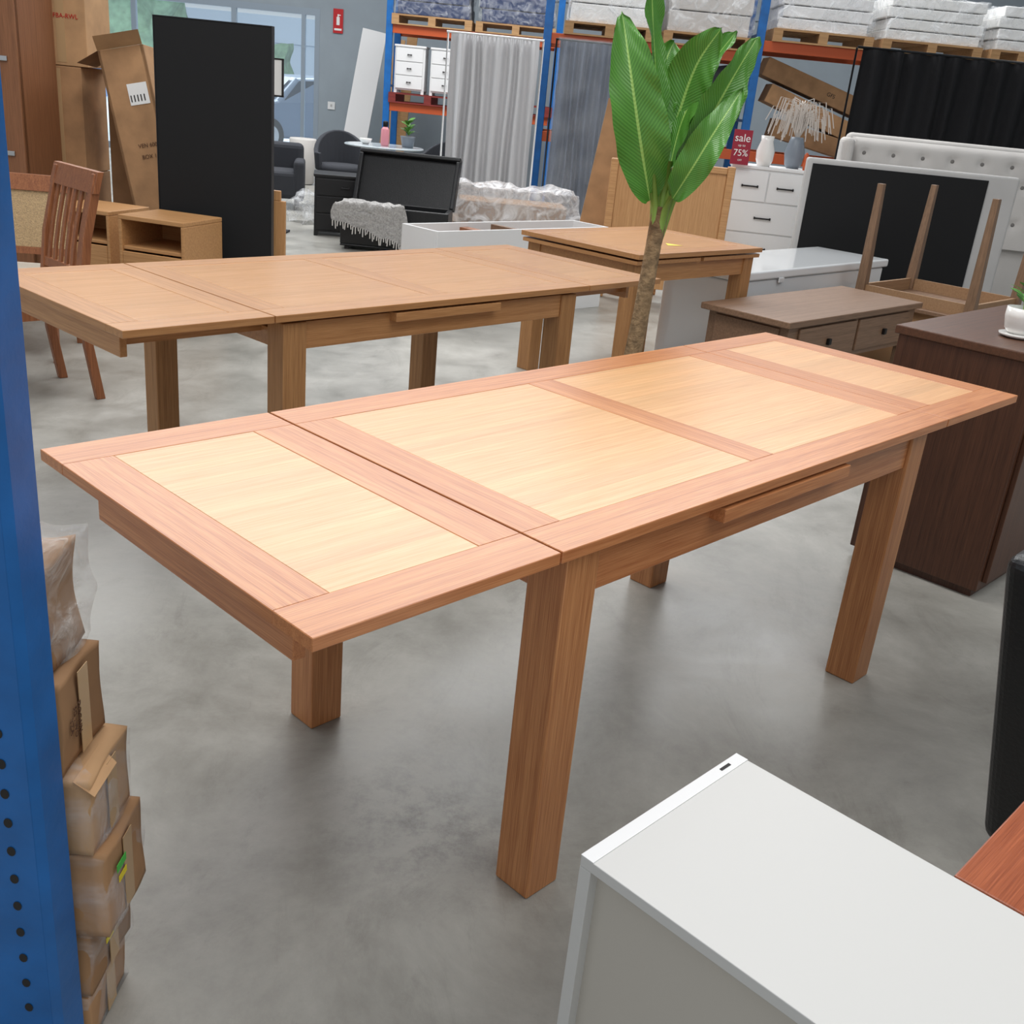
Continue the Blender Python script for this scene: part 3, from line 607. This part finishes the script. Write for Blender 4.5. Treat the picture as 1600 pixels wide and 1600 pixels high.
# ---------------------------------------------------------------- mid background
def chest(name,label,cat,u,v,yaw,w,d,h,rows,mat,hm,z=0,split=0,group=None,hw=.05):
    r=ruv(name,label,cat,u,v,z,yaw,group)
    bx('body',[(-w/2,w/2,-d/2,d/2,.04,h-.025)],[mat],r,bevel=.003); bx('top',[(-w/2-.01,w/2+.01,-d/2-.015,d/2,h-.025,h)],[mat],r,bevel=.004)
    for x in (-w/2,w/2-.04):
        for y in (-d/2,d/2-.04): bx('foot',[(x,x+.04,y,y+.04,0,.04)],[mat],r)
    hh=(h-.09)/rows
    for i in range(rows):
        z0=.055+i*hh; cols=2 if (i>=rows-split) else 1
        for c in range(cols):
            x0=-w/2+.02+c*(w-.04)/cols; x1=x0+(w-.04)/cols-.01
            dr=bx('drawer',[(x0,x1,-d/2-.014,-d/2,z0+.006,z0+hh-.006)],[mat],r,bevel=.003)
            cx=(x0+x1)/2
            bx('handle',[(cx-hw,cx+hw,-d/2-.035,-d/2-.026,z0+hh/2-.006,z0+hh/2+.006),(cx-hw,cx-hw+.012,-d/2-.03,-d/2-.014,z0+hh/2-.01,z0+hh/2+.01),(cx+hw-.012,cx+hw,-d/2-.03,-d/2-.014,z0+hh/2-.01,z0+hh/2+.01)],[hm],dr,bevel=.002)
    return r
chest('drawer_unit','black three-drawer bedside cabinet','cabinet',-1.96,10.6,.2,.6,.45,.58,3,'blk','blk',hw=.04)
r=ruv('storage_bench','black storage bench with lid propped open','bench',-1.32,9.85,0,.0)
bx('body',[(-.5,.48,-.22,.24,.03,.05),(-.5,.48,-.22,-.18,.05,.4),(-.5,.48,.2,.24,.05,.4),(-.5,-.46,-.18,.2,.05,.4),(.44,.48,-.18,.2,.05,.4)],['leather'],r,bevel=.008,seg=2)
bx('lid',[(-.5,.48,0,.03,0,.5),(-.5,.48,-.06,0,.46,.5),(-.5,-.46,-.06,0,0,.46),(.44,.48,-.06,0,0,.46)],['leather'],r,bevel=.01,seg=2,rot=(-.42,0,-.12),loc=(0.02,.26,.38))
for x in (-.46,.4):
    for y in (-.18,.18): bx('foot',[(x,x+.04,y-.02,y+.02,0,.03)],['blk'],r)
r2=ruv('throw_blanket','grey chunky knit throw draped over a black bench','blanket',-1.55,9.62,.395)
V=[];F=[];nx,ny=30,22
for j in range(ny+1):
    for i in range(nx+1):
        s=i/nx-.5; x=s*.62; t=j/ny*.5-.18+.1*s
        if t>0.02: z=-(t-.02)*.75*(1+.5*s); y=-.035-.06*t
        else: y=-t-.02; z=.022
        n_=noise.noise(Vector((x*12,t*10,2)))*.04
        V.append((x*(1+.15*math.sin(t*9))+.05*t,y-abs(n_)-.01,z+n_*.8+.012))
for j in range(ny):
    for i in range(nx): a=j*(nx+1)+i; F.append((a,a+1,a+nx+2,a+nx+1))
mk('knit',V,F,[plain('grey_wool',srgb(168,166,164),.95,bump=1,bscale=90,var=.25,vscale=60)],None,r2,smooth=True)
V2=[];F=[]
for i in range(nx+1):
    q=V[ny*(nx+1)+i]; n0=len(V2); dx=.006*math.sin(i*2.1); l=.05+.02*math.sin(i*1.7)
    V2+=[(q[0]-.005,q[1],q[2]),(q[0]+.006,q[1],q[2]),(q[0]+.006+dx,q[1]-.005,q[2]-l),(q[0]-.003+dx,q[1]-.005,q[2]-l)]; F.append((n0,n0+1,n0+2,n0+3))
mk('fringe',V2,F,['gf'],None,r2)
r=ruv('wrapped_furniture','low flat furniture piece wrapped in shiny clear film','package',-.28,10.78,0,.1)
bx('contents',[(-.64,.66,-.31,.31,0,.26),(-.56,.5,-.27,.27,.26,.46)],[plain('pale_goods',srgb(164,136,112),.6)],r,bevel=.01); lump('bubble_wrap',1.55,.8,.6,['bubble'],r,amp=.055,fr=5,seed=8,n=36,taper=.25)
r=root('drawer_case','white open drawer case with wooden interior','cabinet',(3.8,4.1,0))
bx('case',[(0,1.7,0,.02,0,.6),(0,1.7,.34,.36,0,.6),(0,.02,.02,.34,0,.6),(1.68,1.7,.02,.34,0,.6)],['white'],r,bevel=.002)
bx('inner_board',[(.02,1.68,.02,.34,.44,.46),(.8,.84,.02,.34,.46,.585)],['grb'],r)
bx('slat',[(.5,.58,.02,.34,.46,.57)],['redw'],r)
def tub(u,v,yaw):
    r=ruv('tub_chair','charcoal upholstered tub chair with thin black legs','chair',u,v,0,yaw,'charcoal tub chairs at the glass table')
    V=[];F=[];n=20
    for ring,(rr,z0) in enumerate(((.3,0),(.25,0))):
        for i in range(n+1):
            a=math.pi*(-.15)+math.pi*1.3*i/n; hgt=.62+.25*max(0,math.sin(a))**1.0
            V.append((rr*math.cos(a),rr*math.sin(a),.42)); V.append((rr*1.08*math.cos(a),rr*1.08*math.sin(a),hgt))
    W_=2*(n+1)
    for i in range(n):
        F+=[(2*i,2*i+2,2*i+3,2*i+1),(W_+2*i,W_+2*i+1,W_+2*i+3,W_+2*i+2),(2*i+1,2*i+3,W_+2*i+3,W_+2*i+1),(2*i,W_+2*i,W_+2*i+2,2*i+2)]
    F+=[(0,1,W_+1,W_),(2*n,W_+2*n,W_+2*n+1,2*n+1)]
    mk('backrest',V,F,['dg'],None,r,smooth=False,bevel=.015,seg=3)
    lathe('seat',[(.24,.4),(.28,.42),(.28,.47),(.24,.5)],['dg'],r)
    for sx in (-1,1):
        for sy in (-1,1): tube('leg',[(sx*.15,sy*.15,.42),(sx*.24,sy*.24,0)],.012,['blk'],r,n=8)
tub(-2.45,12.9,.3); tub(-1.3,12.9,-.5)
r=ruv('round_table','round glass-topped cafe table with chrome pedestal','table',-1.82,12.1,0)
lathe('table_top',[(.43,.78),(.44,.785),(.44,.795),(.43,.8)],[plain('pale_glass',srgb(190,200,206),.1)],r,n=40)
lathe('pedestal',[(.22,0),(.22,.015),(.03,.04),(.03,.76),(.1,.78)],['metal'],r)
r=ruv('bottle','pink plastic water bottle on the round table','bottle',-1.8,12.0,.8)
lathe('body',[(.04,0),(.045,.02),(.045,.17),(.025,.2)],['pink'],r); lathe('cap',[(.025,.2),(.028,.21),(.028,.25),(.02,.26)],['bmetal'],r)
r=ruv('potted_plant','small leafy plant in a grey pot on the round table','plant',-1.56,12.1,.8)
lathe('pot',[(.06,0),(.08,.1),(.085,.12),(.07,.12)],['gceram'],r)
for a in range(16): an=a*.9; smallleaf(r,(0,0,.12+.01*a),(math.cos(an),math.sin(an),.9),.15,.03)
r=ruv('bowl','small white bowl on the round table','bowl',-2.02,12.05,.8); lathe('bowl_body',[(.03,0),(.06,.03),(.07,.06),(.06,.06)],['ceram'],r)
o=tag(mk('cardboard_sheet',[(-.22,0,0),(.3,0,0),(.3,.03,0),(-.22,.03,0),(-.02,.25,1.5),(.3,.25,1.42),(.3,.28,1.42),(-.02,.28,1.5)],BF,['card'],loc=luv(.48,8.95),rot=(0,0,A0)),'sheet of plain cardboard leaning against curtains','cardboard')
r=ruv('wooden_headboard','light oak headboard with rounded frame standing upright','bed',1.0,8.45,0,-.05)
bx('panel',[(-.44,.4,0,.03,.1,1.05)],['oakz'],r,bevel=.003); bx('frame',[(.4,.46,-.02,.05,0,1.09),(-.5,-.44,-.02,.05,0,1.07),(-.44,.4,-.02,.05,1.03,1.08)],['oak'],r,bevel=.008)
r=ruv('picture_frame','dark ornate picture frame leaning behind a headboard','picture',.80,8.75,0,.0)
bx('frame',[(-.02,.24,.0,.03,1.0,1.06),(-.02,.24,0,.03,1.36,1.42),(-.02,.04,0,.03,1.06,1.36),(.18,.24,0,.03,1.06,1.36),(.0,.03,.03,.05,0,1.0),(.19,.22,.03,.05,0,1.0)],['oak'],r,bevel=.006); bx('picture_panel',[(.04,.18,.01,.02,1.06,1.36)],['blk'],r)
chest('chest_of_drawers','white tallboy chest of drawers with dark bar handles','cabinet',1.88,9.25,-.12,.62,.42,1.09,4,'white','bmetal',split=1,hw=.07)
r=ruv('sale_sign','small red sale sign with white lettering on stand','sign',1.575,9.0,1.09,-.05)
bx('board',[(-.075,.075,-.004,.004,.0,.27)],['sale'],r); bx('foot',[(-.07,.07,-.03,.03,0,.004)],['glass'],r)
text('sale_lettering','sale',.085,'paper',r,loc=(0,-.006,.205),rot=(math.pi/2,0,0)); text('sale_lettering','up to',.028,'paper',r,loc=(0,-.006,.15),rot=(math.pi/2,0,0)); text('sale_lettering','75%',.072,'paper',r,loc=(0,-.006,.09),rot=(math.pi/2,0,0)); text('sale_lettering','OFF',.02,'paper',r,loc=(0,-.006,.035),rot=(math.pi/2,0,0))
r=ruv('dried_plant','pale dried grass arrangement in a grey vase','plant',2.07,9.25,1.09)
lathe('vase',[(.05,0),(.07,.03),(.085,.12),(.06,.22),(.05,.25)],['gceram'],r)
V=[];F=[]
for k in range(90):
    a=k*2.4; s=.08+.17*random.random(); e=Vector((math.cos(a)*s,math.sin(a)*s*.4,.36+.18*random.random()))
    pts=[Vector((0,0,.22)),Vector((e.x*.4,e.y*.4,e.z)),Vector((e.x*1.0,e.y,e.z+.02)),Vector((e.x*1.2,e.y,e.z-.08-.1*random.random()))]
    for q0,q1 in zip(pts,pts[1:]):
        n0=len(V); V+=[q0+Vector((-.004,0,0)),q0+Vector((.004,0,0)),q1+Vector((.004,0,0)),q1+Vector((-.004,0,0))]; F.append((n0,n0+1,n0+2,n0+3))
mk('dried_grass',V,F,['dry'],None,r)['kind']='stuff'
r=ruv('vase','white ribbed ceramic vase on the chest of drawers','vase',1.8,9.12,1.09); lathe('vase_body',[(.05,0),(.07,.05),(.075,.12),(.05,.2),(.055,.24),(.05,.24)],['ceram'],r)
r=ruv('figurine','small orange dried flower holder on the chest','ornament',2.14,9.1,1.09); lathe('ornament_body',[(.015,0),(.02,.04),(.01,.08),(.02,.12),(.004,.14)],['orange'],r)
# ---------------------------------------------------------------- racks
def rack(u0s,v,zbeams,label,H=4.2,d=.9):
    r=ruv('pallet_rack',label,'pallet rack',0,v,0)
    for u in u0s:
        bx('upright',[(u-.045,u+.045,0,.07,0,H),(u-.045,u+.045,d-.07,d,0,H)]+[(u-.02,u+.02,.07,d-.07,z,z+.03) for z in (.5,1.4,2.3,3.2)],['blue'],r,bevel=.003)
    for a,b,zs in zbeams:
        for z in zs:
            for yy in (0,d-.05): bx('beam',[(a+.045,b-.045,yy+.01,yy+.05,z-.11,z)],['orange'],r,bevel=.004)
    return r
rack([-2.33,.0],15.5,[(-2.33,0.,[1.2,2.2])],'blue and orange steel pallet rack holding chests')
rack([-.13,2.22,5.6],12.6,[(-.13,2.22,[1.1,2.13]),(2.22,5.6,[1.1,2.26])],'blue and orange steel pallet rack with wrapped pallets')
def pallet(u,v,z,mat='pal',w=1.1,d=.95,label='plain timber pallet on the rack beams',g='timber pallets on the rack'):
    r=ruv('pallet',label,'pallet',u,v,z,0,g); 
    bx('slats',[(-w/2,w/2,-d/2+i*d/5.4,-d/2+i*d/5.4+.1,.115,.135) for i in range(6)]+[(-w/2,w/2,-d/2,-d/2+.09,0,.018),(-w/2,w/2,d/2-.09,d/2,0,.018)],[mat],r)
    bx('blocks',[(x-.05,x+.05,-d/2,d/2,.018,.115) for x in (-w/2+.05,0,w/2-.05)],[mat],r)
def goods(u,v,z,w,d,h,mat,label,s=1,filmm='film'):
    r=ruv('wrapped_load',label,'package',u,v,z,0)
    n=4; bs=[]
    for k in range(n):
        e=.02*math.sin(k*2.3+s); bs.append((-w*.47+e,w*.47+e,-d*.46,d*.46,h*k/n,h*(k+1)/n-.012))
    bx('contents',bs,[mat],r,bevel=.008); lump('stretch_wrap',w,d,h,[filmm],r,amp=.035,fr=6,seed=s+4,n=22)
pallet(-1.75,15.95,2.2); pallet(-.6,15.95,2.2); goods(-1.75,15.95,2.335,1.05,.95,.7,'navy','navy covered mattress load on a pallet',1,'film2'); goods(-.6,15.95,2.335,1.05,.95,.7,'navy','navy covered mattress load on a pallet',2,'film2')
pallet(-1.75,15.95,1.2,'palred',label='dark red painted timber pallet under white chests',g='red pallets')
pallet(-.55,15.95,1.2,'palred',label='dark red painted timber pallet under white chests',g='red pallets')
for k in range(2):
    chest('bedside_chest','white three-drawer bedside chest on a red pallet','cabinet',-2.03+k*.5,15.75,0,.42,.4,.62,3,'white','bmetal',z=1.335,group='white bedside chests on the rack',hw=.03)
pallet(.55,13.05,2.13,w=1.0); pallet(1.65,13.05,2.13,w=1.0); goods(.55,13.05,2.265,.95,.9,.8,'paper','stack wrapped in clear film on a pallet',3); goods(1.65,13.05,2.265,.95,.9,.9,'gf','stack wrapped in clear film on a pallet',4)
pallet(2.9,13.05,2.26); pallet(4.1,13.05,2.26); pallet(5.1,13.05,2.26,w=.7); goods(2.9,13.05,2.395,1.05,.9,.5,'white','white flat-packed goods wrapped in clear film',5); goods(4.1,13.05,2.395,1.1,.9,.45,'paper','white flat-packed goods wrapped in clear film',6); goods(5.1,13.05,2.395,.65,.9,.45,'paper','white flat-packed goods wrapped in clear film',7)
tag(lump('draped_goods',1.0,.75,.85,['darkdr'],loc=luv(1.45,13.05,1.1),rot=(0,0,A0),amp=.1,seed=4),'dark draped goods on the rack shelf','package')
tag(lump('draped_goods',.8,.75,.9,['velvet'],loc=luv(.45,13.05,1.1),rot=(0,0,A0),amp=.08,seed=6),'dark draped goods on the rack shelf','package')
for i,(u,z,ang,ln,mt) in enumerate([(2.95,1.83,.3,1.25,'cardd'),(3.0,1.55,.33,1.2,'card'),(3.1,1.27,.2,1.1,'cardd')]):
    x,y=uv(u,12.95); o=bx('cardboard_box',[(-ln/2,ln/2,-.2,.2,-.1,.1)],[mt],bevel=.006); o.location=(x,y,z); o.rotation_euler=(0,ang,A0)
    tag(o,'long slim carton lying tilted on the rack','box','long cartons tilted on the rack')
    if i==0: text('printed_lettering','GFS',.06,'ink',o,loc=(.2,-.202,0),rot=(math.pi/2,0,0))
def curt(u0,u1,v,z0,z1,mat,label,pl,seed,rodmat='blk',amp=.04,irr=1):
    r=ruv('curtain',label,'curtain',(u0+u1)/2,v,0,0)
    w_=u1-u0; curtain('fabric',w_,z1-z0,[mat],r,loc=(0,0,z0),pleats=pl,seed=seed,amp=amp,irr=irr)
    if mat=='curtd': curtain('clear_plastic_cover',w_+.04,z1-z0+.03,['cover'],r,loc=(0,-.1,z0),pleats=5,seed=seed+7,amp=.02,irr=1)
    tube('curtain_rod',[(-w_/2-.05,0,z1+.01),(w_/2+.05,0,z1+.01)],.012,[rodmat],r)
    for sx in (-1,1): tube('rod_stand',[(sx*(w_/2+.04),.06,0),(sx*(w_/2+.04),.06,z1+.01),(sx*(w_/2+.04),0,z1+.01)],.01,[rodmat],r,n=8)
curt(-1.14,-.2,12.0,.08,2.0,'curt','white floor-length curtain hanging in deep folds',7,1,'white',amp=.07,irr=1.3)
curt(.02,.8,12.0,.08,2.03,'curtd','slate-grey curtain covered with clear plastic',8,3,irr=1)
curt(2.85,5.2,10.7,.05,2.15,'velvet','black velvet curtain hanging in folds',12,5,amp=.05,irr=1.6)
r=ruv('fire_sign','red and white fire extinguisher location sign','sign',-3.6,WB-.02,2.12)
bx('board',[(-.08,.08,0,.012,0,.36)],['red'],r); bx('extinguisher_symbol',[(-.025,.025,-.003,0,.12,.24),(-.01,.01,-.003,0,.24,.28),(.01,.04,-.003,0,.26,.275)],['paper'],r); bx('white_band',[(-.06,.06,-.003,0,.04,.07)],['paper'],r)
r=ruv('light_switch','small white wall switch plate','switch',-3.68,WB-.015,.95); bx('plate',[(-.06,.06,0,.012,0,.12)],['white'],r); bx('rocker',[(-.015,.015,-.006,0,.04,.08)],['gf2'],r)
r=ruv('fire_extinguisher','red fire extinguisher standing near the wall','fire extinguisher',-3.35,16.2,0)
lathe('cylinder',[(.07,0),(.08,.02),(.08,.42),(.03,.5)],['red'],r); lathe('valve',[(.02,.5),(.03,.53),(.02,.57)],['bmetal'],r); tube('hose',[(.02,0,.53),(.1,0,.48),(.1,0,.2)],.01,['blk'],r,n=6)
def lean(u,v,w,h,mat,ax,ay,label):
    x,y=uv(u,v); o=bx('plank',[(-w/2,w/2,0,.03,0,h)],[mat],bevel=.003); o.location=(x,y,.01); o.rotation_euler=(ax,ay,A0); tag(o,label,'board')
lean(-3.15,17.2,.38,2.2,'white',-.12,.14,'cream laminated board leaning on the wall'); lean(-2.65,17.2,.16,2.1,'cardl',-.12,.1,'narrow timber board leaning on the wall'); lean(-2.4,17.3,.16,2.2,'pal',-.12,.06,'narrow timber board leaning on the wall')
tag(lathe('bin',[(.12,0),(.16,.02),(.19,.6),(.18,.62)],['gf'],loc=luv(-3.45,15.3)),'grey-white waste bin near the wall','bin')
# ---------------------------------------------------------------- light & camera
w=bpy.data.worlds.new('World'); SC.world=w; w.use_nodes=True
bg=w.node_tree.nodes['Background']; bg.inputs[0].default_value=(.9,.95,1.0,1); bg.inputs[1].default_value=.62
def area(name,loc,rot,sx,sy,e,col=(1,1,1)):
    l=bpy.data.lights.new(name,'AREA'); l.shape='RECTANGLE'; l.size=sx; l.size_y=sy; l.energy=e; l.color=col
    o=bpy.data.objects.new(name,l); o.location=loc; o.rotation_euler=rot; C.objects.link(o); return o
x,y=uv(-1,4); area('overhead_fill_lamp',(x,y,5.5),(0,0,A0),2,4,190,(1,.985,.97))  # added overhead fill for the front tables, not an actual skylight
x,y=uv(-1.5,12); area('overhead_fill_lamp',(x,y,6.2),(math.radians(-12),0,A0),13,5,1300,(.99,.995,1))  # added lamp below the ceiling, lifts the background and the table sheen
x,y=uv(2.5,1); area('front_fill_light',(x,y,4.5),(math.radians(25),0,A0),4,3,85,(1,.98,.95))  # added soft lamp high on the right, no door stands there
x,y=uv(-9,32); area('car_park_daylight',(x,y,12),(0,0,A0),26,14,8000,(.93,.97,1))
cam=bpy.data.cameras.new('camera'); co=bpy.data.objects.new('camera',cam); C.objects.link(co)
cam.sensor_width=36; cam.lens=36*1608.15/1600; cam.clip_start=.05
co.matrix_world=Matrix.Translation((-.6942,-.9812,1.4501))@Matrix.Rotation(-.8198,4,'Z')@Matrix.Rotation(1.1874,4,'X')@Matrix.Rotation(.0982,4,'Z')
SC.camera=co
